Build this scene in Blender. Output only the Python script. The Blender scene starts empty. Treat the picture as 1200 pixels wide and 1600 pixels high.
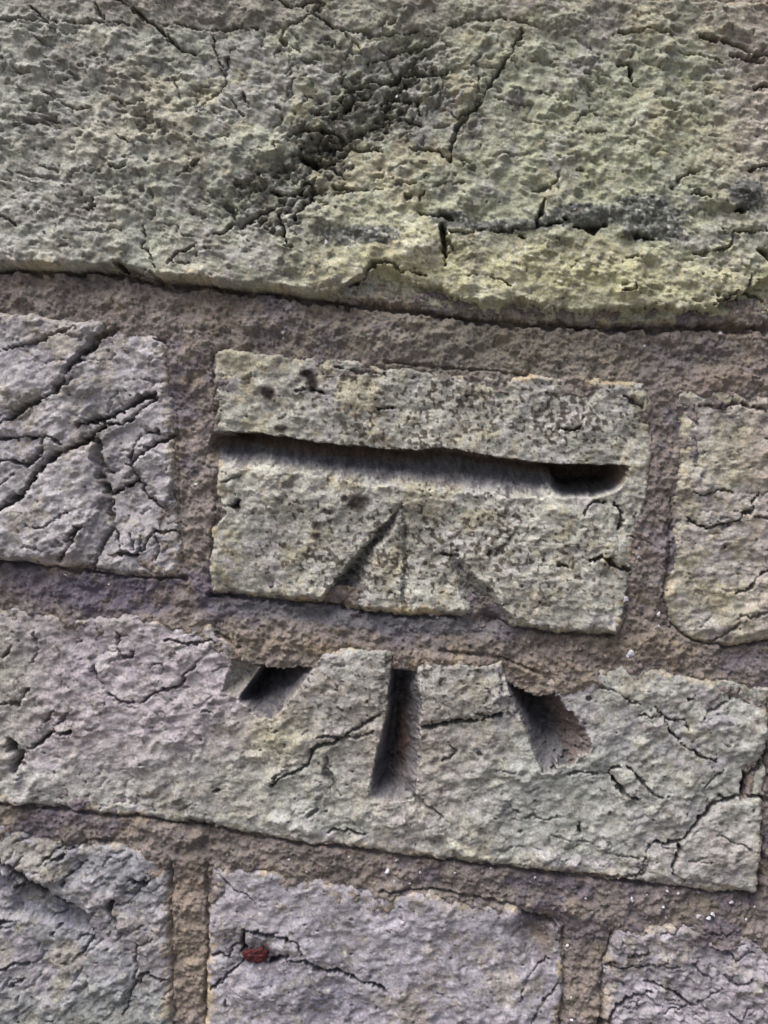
import bpy, math
import numpy as np
from mathutils import Matrix, Vector

C = bpy.context.scene
col = C.collection
R = math.radians

# ------------------------------------------------------------------ camera, sky, sun, exposure
CEN = Vector((0.0, 0.0, 0.62))          # the point of the wall face that the lens points at
DIST = 0.262
FOVV = R(50.0)
YAW, PITCH, ROLL = R(3.6), R(3.0), R(-4.6)
fwd = Vector((-math.sin(YAW) * math.cos(PITCH), math.cos(YAW) * math.cos(PITCH), -math.sin(PITCH))).normalized()
right0 = fwd.cross(Vector((0, 0, 1))).normalized()
up0 = right0.cross(fwd).normalized()
cr, sr = math.cos(ROLL), math.sin(ROLL)
right = right0 * cr - up0 * sr
up = right0 * sr + up0 * cr
CAMP = CEN - fwd * DIST
cd = bpy.data.cameras.new('camera')
cam = bpy.data.objects.new('camera', cd)
col.objects.link(cam)
cam.matrix_world = Matrix(((right.x, up.x, -fwd.x, CAMP.x), (right.y, up.y, -fwd.y, CAMP.y),
                           (right.z, up.z, -fwd.z, CAMP.z), (0, 0, 0, 1)))
cd.sensor_fit = 'VERTICAL'; cd.sensor_height = 24.0
cd.lens = 12.0 / math.tan(FOVV / 2)
cd.clip_start = 0.005; cd.clip_end = 500
cd.dof.use_dof = True
cd.dof.focus_distance = 0.259
cd.dof.aperture_fstop = 9.0
C.camera = cam

w = bpy.data.worlds.new('World'); C.world = w; w.use_nodes = True
nt = w.node_tree; nt.nodes.clear()
sky = nt.nodes.new('ShaderNodeTexSky'); sky.sky_type = 'NISHITA'; sky.sun_disc = False
SUN_EL, SUN_AZ = R(61), R(-131)          # azimuth measured from +Y, clockwise: front left of the wall
sky.sun_elevation = SUN_EL; sky.sun_rotation = SUN_AZ
sky.dust_density = 4.0; sky.air_density = 1.0; sky.ozone_density = 1.0
bg = nt.nodes.new('ShaderNodeBackground'); bg.inputs[1].default_value = 0.052
wo = nt.nodes.new('ShaderNodeOutputWorld')
nt.links.new(sky.outputs[0], bg.inputs[0]); nt.links.new(bg.outputs[0], wo.inputs[0])
sl = bpy.data.lights.new('sun', 'SUN'); sl.energy = 2.8; sl.angle = R(46); sl.color = (1.0, 0.97, 0.93)
so = bpy.data.objects.new('sun', sl); col.objects.link(so)
sd = Vector((math.sin(SUN_AZ) * math.cos(SUN_EL), math.cos(SUN_AZ) * math.cos(SUN_EL), math.sin(SUN_EL)))
so.rotation_euler = sd.to_track_quat('Z', 'Y').to_euler()
so.location = CEN + sd * 3
vs = C.view_settings
vs.view_transform = 'Standard'; vs.look = 'None'; vs.gamma = 1; vs.use_curve_mapping = False
vs.exposure = 0.92

# ------------------------------------------------------------------ wall plane coordinates
FPX = 800 / math.tan(FOVV / 2)
U = DIST / FPX                           # metres on the wall for one unit of the drawing grid

def to_wall(x, y):
    a = (np.asarray(x, float) - 600) / FPX; b = (800 - np.asarray(y, float)) / FPX
    dx = fwd.x + right.x * a + up.x * b
    dy = fwd.y + right.y * a + up.y * b
    dz = fwd.z + right.z * a + up.z * b
    t = -CAMP.y / dy
    return CAMP.x + dx * t, CAMP.z + dz * t

# ------------------------------------------------------------------ periodic noise tiles
rng = np.random.RandomState(11)
TN = 1024
def tile(beta, lo, hi, aniso=1.0):
    """band limited noise, wavelengths lo..hi cells, stretched aniso times along x"""
    fx = np.fft.fftfreq(TN)[None, :] * aniso; fy = np.fft.fftfreq(TN)[:, None]
    f = np.sqrt(fx * fx + fy * fy) + 1e-9
    amp = f ** (-beta / 2) * np.exp(-(f * lo) ** 2) * (1 - np.exp(-(f * hi) ** 2))
    s = np.fft.ifft2(np.fft.fft2(rng.randn(TN, TN)) * amp).real
    s -= s.mean(); s /= s.std()
    return s.astype(np.float32)
T_smooth = [tile(2.0, 10, 60) for _ in range(3)]
T_frac = [tile(2.4, 3, 120) for _ in range(3)]
T_an = [tile(2.0, 3, 60, 2.6) for _ in range(3)]
T_str = [tile(1.0, 2.6, 24, 5.0) for _ in range(2)]
T_white = [tile(0.6, 2.2, 10) for _ in range(2)]
T_whan = [tile(0.8, 2.4, 14, 2.2) for _ in range(2)]

def samp(t, x, y, scale=1.0, ang=0.0, ox=0.0, oy=0.0):
    """scale: drawing units for one cell of the tile"""
    if ang:
        c, s = math.cos(ang), math.sin(ang)
        x, y = x * c + y * s, -x * s + y * c
    gx = x / scale + ox; gy = y / scale + oy
    ix = np.floor(gx).astype(np.int64); iy = np.floor(gy).astype(np.int64)
    fx = (gx - ix).astype(np.float32); fy = (gy - iy).astype(np.float32)
    fx = fx * fx * (3 - 2 * fx); fy = fy * fy * (3 - 2 * fy)
    x0 = ix % TN; x1 = (ix + 1) % TN; y0 = iy % TN; y1 = (iy + 1) % TN
    return (t[y0, x0] * (1 - fx) + t[y0, x1] * fx) * (1 - fy) + (t[y1, x0] * (1 - fx) + t[y1, x1] * fx) * fy

def sst(a, b, x):
    t = np.clip((x - a) / (b - a), 0, 1)
    return t * t * (3 - 2 * t)

# ------------------------------------------------------------------ drawing grid, dense in the middle, widening outwards
def axis(a, b, step, far, grow=1.16, mx=16):
    mid = list(np.arange(a, b + step, step))
    lo, hi = [], []
    s, p = step, a
    while p > a - far:
        s = min(s * grow, mx); p -= s; lo.append(p)
    s, p = step, mid[-1]
    while p < b + far:
        s = min(s * grow, mx); p += s; hi.append(p)
    return np.array(lo[::-1] + mid + hi)
STEP = 1.75
XS = axis(-24, 1224, STEP, 640)
YS = axis(-24, 1624, STEP, 560)
X, Y = np.meshgrid(XS, YS)
NY, NX = X.shape
X = X.astype(np.float64); Y = Y.astype(np.float64)
# two warp fields make every drawn line ragged
WX = samp(T_frac[0], X, Y, 1.6) * 3.2 + samp(T_white[0], X, Y, 1.7) * 0.9
WY = samp(T_frac[1], X, Y, 1.6) * 2.4 + samp(T_white[1], X, Y, 1.7) * 0.9
XW = X + WX; YW = Y + WY
XL = X + WX * 0.45; YL = Y + WY * 0.45
JX = samp(T_frac[2], X, Y, 0.9, 0, 300, 20); JY = samp(T_frac[0], X, Y, 0.9, 0, 40, 320)
XC = X + WX * 0.5 + JX * 1.5; YC = Y + WY * 0.5 + JY * 1.5           # for cracks: jagged
XP = X + WX * 0.28 + JX * 0.7; YP = Y + WY * 0.28 + JY * 0.7

def window(x0, x1, y0, y1):
    i0, i1 = np.searchsorted(XS, [x0, x1]); j0, j1 = np.searchsorted(YS, [y0, y1])
    return (slice(max(j0 - 1, 0), j1 + 1), slice(max(i0 - 1, 0), i1 + 1))

def window_full(x0, x1, y0, y1):
    return window(x0, x1, y0, y1)

def line_dist(pts, sl, gx, gy):
    px, py = gx[sl], gy[sl]
    best = np.full(px.shape, 1e9); tt = np.zeros(px.shape); L = 0.0; side = np.zeros(px.shape)
    tot = sum(math.dist(pts[k], pts[k + 1]) for k in range(len(pts) - 1)) or 1
    for k in range(len(pts) - 1):
        (ax, ay), (bx, by) = pts[k], pts[k + 1]
        dx, dy = bx - ax, by - ay; l2 = dx * dx + dy * dy + 1e-9
        t = np.clip(((px - ax) * dx + (py - ay) * dy) / l2, 0, 1)
        ex = px - ax - t * dx; ey = py - ay - t * dy
        d = np.hypot(ex, ey); m = d < best
        best = np.where(m, d, best)
        tt = np.where(m, (L + t * math.sqrt(l2)) / tot, tt)
        side = np.where(m, dx * ey - dy * ex, side)
        L += math.sqrt(l2)
    return best, tt, side

def poly_sd(pts, gx=None, gy=None, sl=None):
    """signed distance, positive inside"""
    gx = XP if gx is None else gx; gy = YP if gy is None else gy
    if sl is not None: gx = gx[sl]; gy = gy[sl]
    best = np.full(gx.shape, 1e9); inside = np.zeros(gx.shape, bool)
    n = len(pts)
    for k in range(n):
        (ax, ay), (bx, by) = pts[k], pts[(k + 1) % n]
        dx, dy = bx - ax, by - ay; l2 = dx * dx + dy * dy + 1e-9
        t = np.clip(((gx - ax) * dx + (gy - ay) * dy) / l2, 0, 1)
        best = np.minimum(best, np.hypot(gx - ax - t * dx, gy - ay - t * dy))
        if ay != by:
            c = ((ay > gy) != (by > gy)) & (gx < (bx - ax) * (gy - ay) / (by - ay) + ax)
            inside ^= c
    return np.where(inside, best, -best)

def interp(pts, v, along=0):
    a = np.array(pts, float)
    return np.interp(v, a[:, along], a[:, 1 - along])

# ------------------------------------------------------------------ surface relief of the fired clay (shared field) and of the mortar
def clay(angle, seed, rough=1.0, flat=1.0):
    o = 137.0 * seed
    big = samp(T_frac[seed % 3], X, Y, 3.0, angle, o, o * .7)
    med = samp(T_an[seed % 3], XL, YL, 1.15, angle, o * .3, o)
    fine = samp(T_whan[seed % 2], XL, YL, 1.15, angle, o, o * .2)
    mic = samp(T_white[(seed + 1) % 2], X, Y, 1.0, 0, o, o)
    n2 = samp(T_an[(seed + 1) % 3], XC, YC, 1.7, angle, o * .9, o * .5)
    area = samp(T_smooth[seed % 3], X, Y, 2.2, 0, o, 3)
    loc = 0.14 + 1.05 * sst(-0.8, 1.2, area + .35 * big)             # worn smooth in places, flaking in others
    stria = samp(T_str[seed % 2], XL, YL, 1.15, angle, o * .8, o * .3)
    crease = np.clip(1 - np.abs(n2) / 0.07, 0, 1) * sst(0.1, 1.0, area)
    bill = np.sqrt(med * med + .01)
    # flaking layers: small terraces with crisp edges
    q = samp(T_an[(seed + 2) % 3], XC, YC, 3.4, angle, o * .4, o * .1) * 1.5 + big * 1.1
    fl = np.floor(q); fr = q - fl
    terr = fl + sst(0.0, 0.10, fr) + 0.25 * fr
    pits = sst(1.25, 2.0, -samp(T_white[seed % 2], X, Y, 1.9, 0, o * .6, o * 1.3) - .3 * area)
    pits2 = sst(2.0, 2.7, samp(T_white[(seed + 1) % 2], X, Y, 3.4, 0, o * .2, o * .3))
    return (big * 2.4 * flat + terr * 1.6 * loc * rough + rough * loc * (np.tanh(med) * 0.45 + bill * 0.6) + stria * .62 * (.4 + .6 * rough) * (.5 + .5 * loc) + rough * (fine * 0.34 + mic * 0.28)
            - crease * 2.4 * rough - pits * 2.4 * loc - pits2 * 6)

mort = (samp(T_frac[1], X, Y, 2.6, 0, 55, 9) * 1.8 + samp(T_white[0], X, Y, 1.35, 0, 71, 5) * 0.5
        + samp(T_white[1], X, Y, 2.1, 0, 19, 8) * 0.7)
mort -= 2.4 * sst(1.4, 2.3, samp(T_white[0], X, Y, 2.6, 0, 3, 31))
mort += 2.6 * sst(1.3, 1.9, samp(T_white[1], X, Y, 1.7, 0, 303, 31)) + 3.4 * sst(1.7, 2.1, samp(T_white[0], X, Y, 2.9, 0, 203, 131))
mort += 1.6 * samp(T_smooth[1], X, Y, 1.4, 0, 7, 70)

# ------------------------------------------------------------------ bricks: outline, face height, edge softness, direction of grain, tint
def E(s, *p): return [(s, q) for q in p]
B = []
def brick(pts, h, edge, ang, seed, tint, rough=1.0, gray=False, label=None, flat=1.0):
    B.append(dict(pts=pts, h=h, edge=edge, ang=R(ang), seed=seed, tint=tint, rough=rough, label=label, flat=flat))

# seen in the photograph (course by course)
brick([(-150, -50), (300, -30), (700, -8), (1000, -2), (1232, 10), (1230, 250), (1224, 380), (1226, 496), (1110, 500),
       (1060, 506), (980, 508), (830, 503), (700, 489), (600, 474), (500, 461), (400, 450), (300, 439), (235, 434), (190, 420), (100, 418), (0, 417), (-140, 408)],
      20, 5, 14, 1, (0.340, 0.348, 0.285), 0.85, label='large rough greenish brick with dark crusts and deep cracks')
brick([(-392, 455), (-200, 470), (0, 489), (60, 494), (125, 505), (165, 504), (190, 510), (205, 524), (245, 524), (258, 545), (268, 610), (272, 700), (274, 800), (282, 868), (275, 900), (200, 893),
       (100, 880), (0, 868), (-200, 850), (-385, 835)], 10, 6, -24, 2, (0.390, 0.368, 0.388), 0.6, label='pale brick split by long diagonal cracks')
brick([(336, 560), (350, 545), (420, 552), (500, 557), (600, 574), (742, 584), (797, 589), (925, 592), (1004, 600), (1016, 640), (1018, 720), (1008, 780), (990, 850), (978, 930), (962, 985), (870, 984), (801, 972),
       (768, 960), (718, 956), (640, 955), (590, 949), (500, 936), (420, 930), (333, 922), (335, 830), (343, 790), (337, 700), (340, 630)], 12, 5, 4, 3, (0.378, 0.370, 0.328), 0.42, label='brick with the horizontal bar of the bench mark cut across it')
brick([(1060, 610), (1130, 612), (1210, 622), (1400, 665), (1700, 690), (1690, 1040), (1400, 1020), (1200, 994), (1145, 1002), (1085, 997), (1050, 975), (1040, 936), (1050, 860), (1058, 780), (1060, 700)],
      9, 9, -6, 4, (0.390, 0.358, 0.300), 0.55, label='yellowish brick with a fine crack curving across it')
brick([(-150, 925), (0, 946), (130, 968), (240, 965), (330, 976), (365, 1002), (440, 1016), (600, 1014), (690, 1028), (780, 1032), (842, 1060), (918, 1054), (962, 1045), (1037, 1050),
       (1081, 1058), (1146, 1066), (1200, 1078), (1196, 1160), (1190, 1250), (1180, 1391), (1100, 1388), (1005, 1372), (880, 1358), (767, 1346), (650, 1332), (550, 1320), (500, 1315), (400, 1300),
       (320, 1282), (275, 1282), (200, 1270), (90, 1257), (0, 1250), (-145, 1235)], 8, 7, -14, 5, (0.362, 0.358, 0.338), 0.55, label='long brick with the three converging strokes of the bench mark')
brick([(-380, 1240), (-200, 1262), (0, 1285), (60, 1310), (125, 1320), (190, 1318), (250, 1340), (264, 1360), (266, 1480), (264, 1600), (260, 1725), (-60, 1705), (-370, 1680)],
      10, 8, -34, 6, (0.295, 0.290, 0.318), 0.75, label='grey brick with a deep slanting split at its corner')
brick([(330, 1352), (450, 1364), (600, 1396), (675, 1396), (700, 1408), (775, 1412), (820, 1418), (874, 1448), (878, 1520), (872, 1600), (862, 1780), (600, 1765), (320, 1735), (326, 1560)],
      8, 8, -8, 7, (0.358, 0.335, 0.378), 0.25, label='smooth lilac grey brick with a red pebble in a hollow')
brick([(962, 1454), (1030, 1444), (1100, 1449), (1200, 1462), (1500, 1500), (1480, 1835), (1200, 1815), (938, 1790), (940, 1600), (948, 1500)],
      8, 7, 12, 8, (0.335, 0.308, 0.345), 0.75, label='grey brick with many small wandering cracks')
# outside the frame, above, beside and below
brick([(-700, -30), (-200, 20), (-205, 395), (-700, 350)], 14, 9, 10, 9, (0.34, 0.33, 0.25))
brick([(1248, 100), (1900, 160), (1900, 570), (1250, 520)], 14, 9, -10, 10, (0.34, 0.32, 0.26))
brick([(-60, -470), (640, -410), (630, -74), (300, -88), (0, -104), (-70, -110)], 12, 8, 8, 11, (0.35, 0.33, 0.28))
brick([(700, -405), (1400, -345), (1390, -30), (1200, -50), (900, -66), (695, -72)], 12, 8, -12, 12, (0.36, 0.34, 0.28))
brick([(-790, -540), (-125, -490), (-135, -110), (-800, -170)], 12, 8, -12, 13, (0.33, 0.31, 0.25))
brick([(1460, -340), (2000, -300), (2000, 40), (1455, -20)], 12, 8, 9, 14, (0.33, 0.31, 0.25))
brick([(-900, 400), (-460, 440), (-450, 820), (-900, 780)], 12, 8, 18, 15, (0.36, 0.33, 0.28))
brick([(1765, 700), (2100, 720), (2100, 1090), (1755, 1050)], 12, 8, 18, 16, (0.36, 0.33, 0.28))
brick([(-800, 850), (-215, 910), (-210, 1225), (-800, 1160)], 12, 8, -18, 17, (0.34, 0.33, 0.28))
brick([(1262, 1085), (2000, 1170), (2000, 1480), (1245, 1400)], 12, 8, 8, 18, (0.36, 0.34, 0.30))
brick([(-900, 1180), (-445, 1230), (-440, 1660), (-900, 1600)], 12, 8, 18, 19, (0.34, 0.33, 0.28))
brick([(1560, 1510), (2000, 1560), (2000, 1900), (1545, 1850)], 12, 8, 8, 20, (0.36, 0.34, 0.30))
brick([(-260, 1760), (600, 1840), (1050, 1880), (1040, 2300), (-280, 2200)], 12, 8, 8, 21, (0.35, 0.34, 0.30))
brick([(1110, 1885), (1900, 1960), (1900, 2300), (1100, 2300)], 12, 8, -8, 22, (0.35, 0.33, 0.28))
brick([(-900, 1700), (-320, 1750), (-340, 2200), (-900, 2200)], 12, 8, -8, 23, (0.35, 0.33, 0.28))

# ------------------------------------------------------------------ carving: cracks and hollows, as lists of (points, width, depth)
CR = [  # topmost course
 ([(-20, 34), (60, 36), (130, 38), (205, 40)], 5, 8), ([(250, 38), (330, 50), (400, 44)], 4, 6), ([(480, 20), (520, 48), (590, 60), (650, 52)], 5, 9), ([(700, 40), (790, 30), (840, 44)], 4, 6),
 ([(188, 0), (215, 25), (240, 40), (262, 60), (285, 80), (302, 89)], 5, 13),
 ([(52, 18), (75, 38), (86, 54)], 4, 9), ([(154, 2), (158, 20), (176, 40)], 5, 9),
 ([(335, 46), (338, 85), (345, 105), (353, 122), (360, 95), (362, 80)], 3, 8),
 ([(353, 122), (358, 135), (335, 155), (318, 168), (311, 180)], 3, 6), ([(275, 118), (286, 178)], 2, 6), ([(303, 150), (312, 182)], 2, 6), ([(365, 155), (372, 175), (383, 186)], 2.5, 6),
 ([(383, 150), (388, 163), (394, 166)], 5, 7),
 ([(470, 240), (485, 256), (498, 262), (520, 255)], 13, 26), ([(500, 235), (530, 228), (560, 232), (590, 240)], 6, 12), ([(455, 215), (470, 205), (505, 204), (540, 210)], 6, 9),
 ([(510, 190), (535, 178), (560, 160), (580, 150)], 7, 14), ([(530, 160), (550, 140), (580, 130), (600, 132), (640, 118), (668, 120), (700, 118)], 7, 15), ([(575, 100), (600, 92), (630, 80), (672, 70)], 6, 11),
 ([(560, 205), (590, 200), (620, 190), (655, 195)], 5, 10), ([(600, 155), (630, 160), (652, 155), (655, 180)], 6, 12), ([(640, 235), (690, 238), (700, 256)], 5, 9),
 ([(520, 290), (560, 300), (600, 296)], 5, 8), ([(440, 60), (455, 40), (490, 25), (505, 8)], 6, 11), ([(425, 0), (455, 12), (500, 8)], 6, 9), ([(440, 60), (448, 72)], 8, 12),
 ([(480, 285), (492, 288), (492, 303), (485, 320), (468, 334), (460, 344)], 6, 18), ([(447, 322), (440, 340), (448, 362), (452, 386)], 5, 15), ([(446, 391), (462, 390)], 8, 9),
 ([(379, 358), (392, 344), (410, 338), (427, 332)], 6, 12), ([(424, 302), (445, 310), (468, 304), (482, 295)], 5, 12), ([(328, 374), (352, 367), (366, 352)], 4, 10), ([(355, 322), (364, 333), (371, 346)], 8, 11),
 ([(285, 275), (300, 268), (315, 258)], 6, 9), ([(175, 265), (205, 266)], 6, 7), ([(0, 342), (18, 346), (32, 356)], 6, 10), ([(120, 200), (148, 205)], 4, 6), ([(65, 255), (95, 272), (98, 262)], 5, 7), ([(38, 160), (70, 168), (85, 162), (150, 178)], 3, 5),
 ([(228, 356), (232, 378), (224, 390), (238, 402), (244, 420)], 4, 10), ([(265, 416), (276, 400), (290, 396), (312, 384)], 4, 8), ([(272, 414), (300, 413), (316, 416)], 3, 6), ([(185, 412), (205, 422), (228, 432), (245, 436)], 12, 24),
 ([(240, 300), (243, 318)], 4, 6), ([(140, 328), (152, 330), (152, 312)], 4, 7), ([(520, 303), (550, 302)], 6, 8), ([(530, 130), (540, 120)], 5, 8),
 ([(691, 356), (694, 380), (697, 418)], 9, 26), ([(697, 376), (710, 390)], 5, 13), ([(545, 446), (570, 432), (588, 417), (604, 412)], 6, 15), ([(604, 412), (630, 424), (655, 428), (668, 432)], 4, 11), ([(655, 336), (670, 340), (708, 346)], 6, 11),
 ([(635, 310), (640, 312)], 10, 10), ([(653, 318), (664, 302)], 5, 9), ([(815, 50), (790, 92), (765, 138), (740, 178), (716, 205), (700, 256)], 6, 11), ([(720, 188), (735, 178)], 9, 13),
 ([(965, 103), (980, 101), (985, 112), (984, 122)], 6, 18), ([(985, 122), (993, 136)], 3, 7), ([(1090, 58), (1120, 66), (1150, 72), (1175, 86), (1200, 92)], 8, 13), ([(960, 55), (1010, 50), (1050, 60)], 5, 8), ([(1140, 92), (1175, 94), (1190, 100)], 9, 13), ([(1060, 84), (1100, 88), (1128, 100)], 4, 6),
 ([(915, 210), (945, 211)], 3, 7), ([(975, 213), (1015, 216)], 3, 5), ([(895, 205), (908, 186), (935, 176)], 4, 5), ([(850, 314), (848, 338), (836, 360)], 5, 13), ([(835, 302), (860, 296)], 4, 8), ([(1044, 298), (1060, 282), (1086, 270)], 5, 9), ([(780, 243), (808, 248)], 3, 5), ([(896, 268), (908, 270)], 4, 8), ([(880, 248), (872, 274), (862, 296)], 3, 5), ([(780, 155), (800, 165), (840, 166)], 4, 5), ([(750, 120), (745, 175)], 3, 6),
 ([(770, 438), (790, 443), (798, 452)], 5, 9), ([(970, 458), (985, 453), (989, 447)], 5, 14), ([(895, 360), (920, 363), (945, 358)], 9, 22), ([(985, 373), (1020, 374)], 7, 14), ([(810, 370), (822, 372)], 7, 13), ([(980, 405), (996, 402)], 5, 9), ([(704, 366), (760, 364), (810, 362)], 4, 8), ([(840, 356), (870, 352), (880, 345)], 5, 11),
 ([(1142, 372), (1150, 366), (1200, 362)], 5, 11), ([(1142, 374), (1136, 388), (1116, 396), (1080, 398)], 5, 9), ([(1090, 400), (1106, 404)], 7, 10), ([(1082, 305), (1110, 308)], 6, 12), ([(1148, 330), (1168, 333)], 9, 18), ([(1118, 458), (1130, 470), (1150, 462), (1152, 476)], 6, 14), ([(1185, 395), (1200, 408)], 12, 24), ([(1166, 272), (1200, 262)], 5, 10), ([(1110, 480), (1122, 470)], 5, 10), ([(1180, 140), (1200, 138)], 8, 16), ([(1170, 430), (1166, 460), (1192, 470)], 5, 10),
 # second course, left brick
 ([(0, 661), (45, 637), (89, 611), (108, 586)], 8, 20), ([(108, 586), (120, 568), (138, 545), (165, 522), (190, 512)], 12, 26), ([(137, 548), (150, 530), (168, 518)], 15, 18), ([(0, 553), (45, 540), (95, 522), (120, 508)], 4, 9),
 ([(127, 664), (148, 658), (165, 653), (192, 637), (215, 624), (243, 613)], 10, 26), ([(200, 632), (222, 622), (245, 614)], 13, 28), ([(165, 662), (190, 660), (208, 652), (232, 632), (250, 622)], 6, 20), ([(165, 665), (131, 689), (103, 706), (79, 718)], 7, 24), ([(79, 718), (58, 744), (27, 778), (0, 799)], 9, 24), ([(60, 738), (78, 718), (95, 710)], 12, 16),
 ([(0, 686), (30, 683), (60, 685), (86, 685), (98, 694)], 5, 13), ([(0, 720), (48, 722), (70, 702), (72, 690)], 6, 14), ([(148, 685), (152, 715), (162, 748), (168, 770)], 13, 16), ([(150, 700), (160, 725), (170, 735)], 8, 12),
 ([(206, 727), (220, 709), (247, 689), (272, 681)], 8, 20), ([(220, 677), (210, 697), (206, 727)], 3, 9), ([(206, 727), (213, 752), (234, 778), (258, 793)], 5, 16), ([(172, 768), (192, 760), (213, 750)], 7, 18), ([(220, 676), (245, 674), (270, 676)], 3, 9), ([(196, 722), (208, 728)], 5, 12),
 ([(122, 824), (112, 848), (98, 873)], 11, 14), ([(122, 826), (138, 820)], 5, 9), ([(168, 770), (175, 820), (165, 842), (150, 884)], 7, 9), ([(180, 824), (190, 866), (218, 868), (222, 840)], 5, 12), ([(222, 862), (240, 832), (276, 829)], 4, 13), ([(185, 866), (205, 865)], 8, 16), ([(205, 835), (212, 858)], 5, 10), ([(242, 838), (250, 860), (244, 875)], 4, 9), ([(245, 528), (256, 538)], 8, 14), ([(48, 822), (70, 824), (112, 800)], 3, 7), ([(0, 760), (25, 740)], 3, 6), ([(84, 610), (110, 600), (115, 588)], 4, 7),
 # second course, middle brick
 ([(343, 780), (346, 800), (340, 815)], 14, 17), ([(352, 792), (372, 792), (374, 782)], 6, 8), ([(335, 585), (342, 620)], 5, 8), ([(350, 752), (375, 746)], 4, 6), ([(458, 609), (482, 608), (506, 614)], 4, 8), ([(590, 640), (615, 636)], 4, 7), ([(520, 572), (560, 582), (610, 588)], 5, 7),
 ([(912, 810), (917, 796), (928, 786), (944, 783)], 4, 8), ([(958, 787), (968, 803), (971, 815)], 5, 10), ([(971, 815), (966, 828)], 10, 13), ([(920, 873), (935, 869), (950, 875), (960, 886), (979, 891)], 7, 15), ([(870, 883), (886, 884)], 5, 9), ([(978, 838), (1000, 838), (1015, 845)], 4, 9), ([(974, 622), (988, 626), (1000, 634)], 8, 10), ([(875, 672), (900, 670), (912, 662)], 5, 7), ([(690, 868), (716, 868)], 5, 6),
 ([(650, 750), (668, 765), (690, 768)], 3, 4),
 # second course, right brick
 ([(1072, 811), (1090, 820), (1108, 823), (1122, 818), (1136, 821), (1158, 806), (1172, 798), (1186, 770)], 4, 10), ([(1200, 890), (1180, 902), (1168, 920), (1148, 930)], 4, 9), ([(1080, 766), (1100, 770), (1130, 766), (1145, 773)], 3, 6), ([(1176, 806), (1200, 812)], 3, 6), ([(1095, 632), (1130, 636), (1160, 630), (1200, 642)], 6, 8), ([(1110, 1000), (1160, 962), (1200, 958)], 4, 5),
 # third course
 ([(655, 1133), (680, 1137), (705, 1130), (729, 1127), (760, 1120), (784, 1113)], 6, 17), ([(595, 1114), (570, 1126), (545, 1141), (520, 1160), (492, 1170), (484, 1190), (450, 1210), (425, 1226)], 5, 12), ([(430, 1215), (440, 1208)], 10, 9),
 ([(1021, 1102), (1034, 1120), (1050, 1122), (1070, 1126)], 5, 12), ([(1036, 1118), (1046, 1140), (1066, 1162), (1092, 1180), (1118, 1186)], 4, 10), ([(1000, 1120), (1025, 1118)], 3, 7), ([(1068, 1126), (1073, 1142)], 3, 8), ([(1100, 1120), (1140, 1090), (1160, 1075)], 4, 5),
 ([(951, 1208), (961, 1226), (975, 1240), (991, 1246)], 8, 17), ([(980, 1196), (998, 1212), (1018, 1234), (1034, 1244)], 5, 10), ([(951, 1206), (965, 1198)], 4, 9), ([(880, 1208), (920, 1206), (948, 1210)], 4, 7), ([(908, 1284), (905, 1303)], 5, 12),
 ([(1162, 1208), (1164, 1228), (1162, 1246)], 11, 24), ([(1164, 1212), (1185, 1196), (1200, 1170)], 7, 17), ([(1140, 1246), (1113, 1254), (1100, 1270), (1082, 1284), (1070, 1300), (1059, 1318), (1054, 1340), (1052, 1364)], 6, 18), ([(1020, 1313), (1040, 1315), (1060, 1312)], 5, 11), ([(1165, 1240), (1200, 1250)], 6, 12), ([(1120, 1242), (1142, 1246), (1162, 1238)], 5, 11), ([(1014, 1316), (1005, 1352), (990, 1368)], 4, 8), ([(1130, 1200), (1100, 1230)], 3, 6), ([(908, 1364), (960, 1366), (1003, 1364)], 5, 8),
 ([(116, 1142), (92, 1144), (75, 1152), (50, 1166)], 6, 16), ([(18, 1162), (34, 1176), (26, 1204)], 20, 28), ([(90, 1136), (100, 1124), (112, 1104)], 4, 8), ([(60, 1140), (80, 1126), (92, 1108)], 3, 6),
 ([(180, 988), (183, 1012), (193, 1030), (204, 1028), (206, 1018)], 5, 10), ([(236, 1048), (238, 1038), (250, 1035), (255, 1044)], 3, 4), ([(148, 1040), (155, 1060), (165, 1074)], 7, 10), ([(170, 1080), (190, 1096), (225, 1096), (252, 1080), (280, 1072), (288, 1054), (314, 1030)], 4, 9), ([(260, 997), (285, 1000), (300, 1008), (340, 1004)], 4, 9), ([(338, 988), (360, 1002), (372, 1014)], 7, 14), ([(336, 1238), (345, 1234)], 6, 10), ([(318, 1112), (326, 1108), (334, 1112)], 4, 5),
 ([(55, 990), (62, 1015), (50, 1040)], 4, 7), ([(0, 1100), (35, 1094), (48, 1075)], 6, 9), ([(0, 1030), (20, 1010)], 5, 8), ([(508, 1185), (516, 1215), (530, 1235)], 12, 11), ([(500, 1150), (560, 1148), (585, 1140)], 5, 8), ([(480, 1275), (495, 1262)], 7, 6), ([(510, 1298), (550, 1294), (575, 1300)], 5, 9), ([(690, 1190), (710, 1172), (700, 1158)], 5, 6), ([(744, 1178), (752, 1176)], 10, 7), ([(785, 1240), (800, 1262), (812, 1266)], 5, 5), ([(640, 1235), (665, 1258), (690, 1275)], 9, 5), ([(820, 1272), (860, 1276), (880, 1270)], 3, 4), ([(920, 1090), (926, 1092)], 6, 7), ([(1070, 1095), (1078, 1092)], 7, 12), ([(938, 1074), (960, 1078), (1000, 1100)], 3, 5), ([(855, 1300), (1000, 1340)], 3, 3), ([(1120, 1300), (1180, 1330)], 3, 4),
 # fourth course
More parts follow.
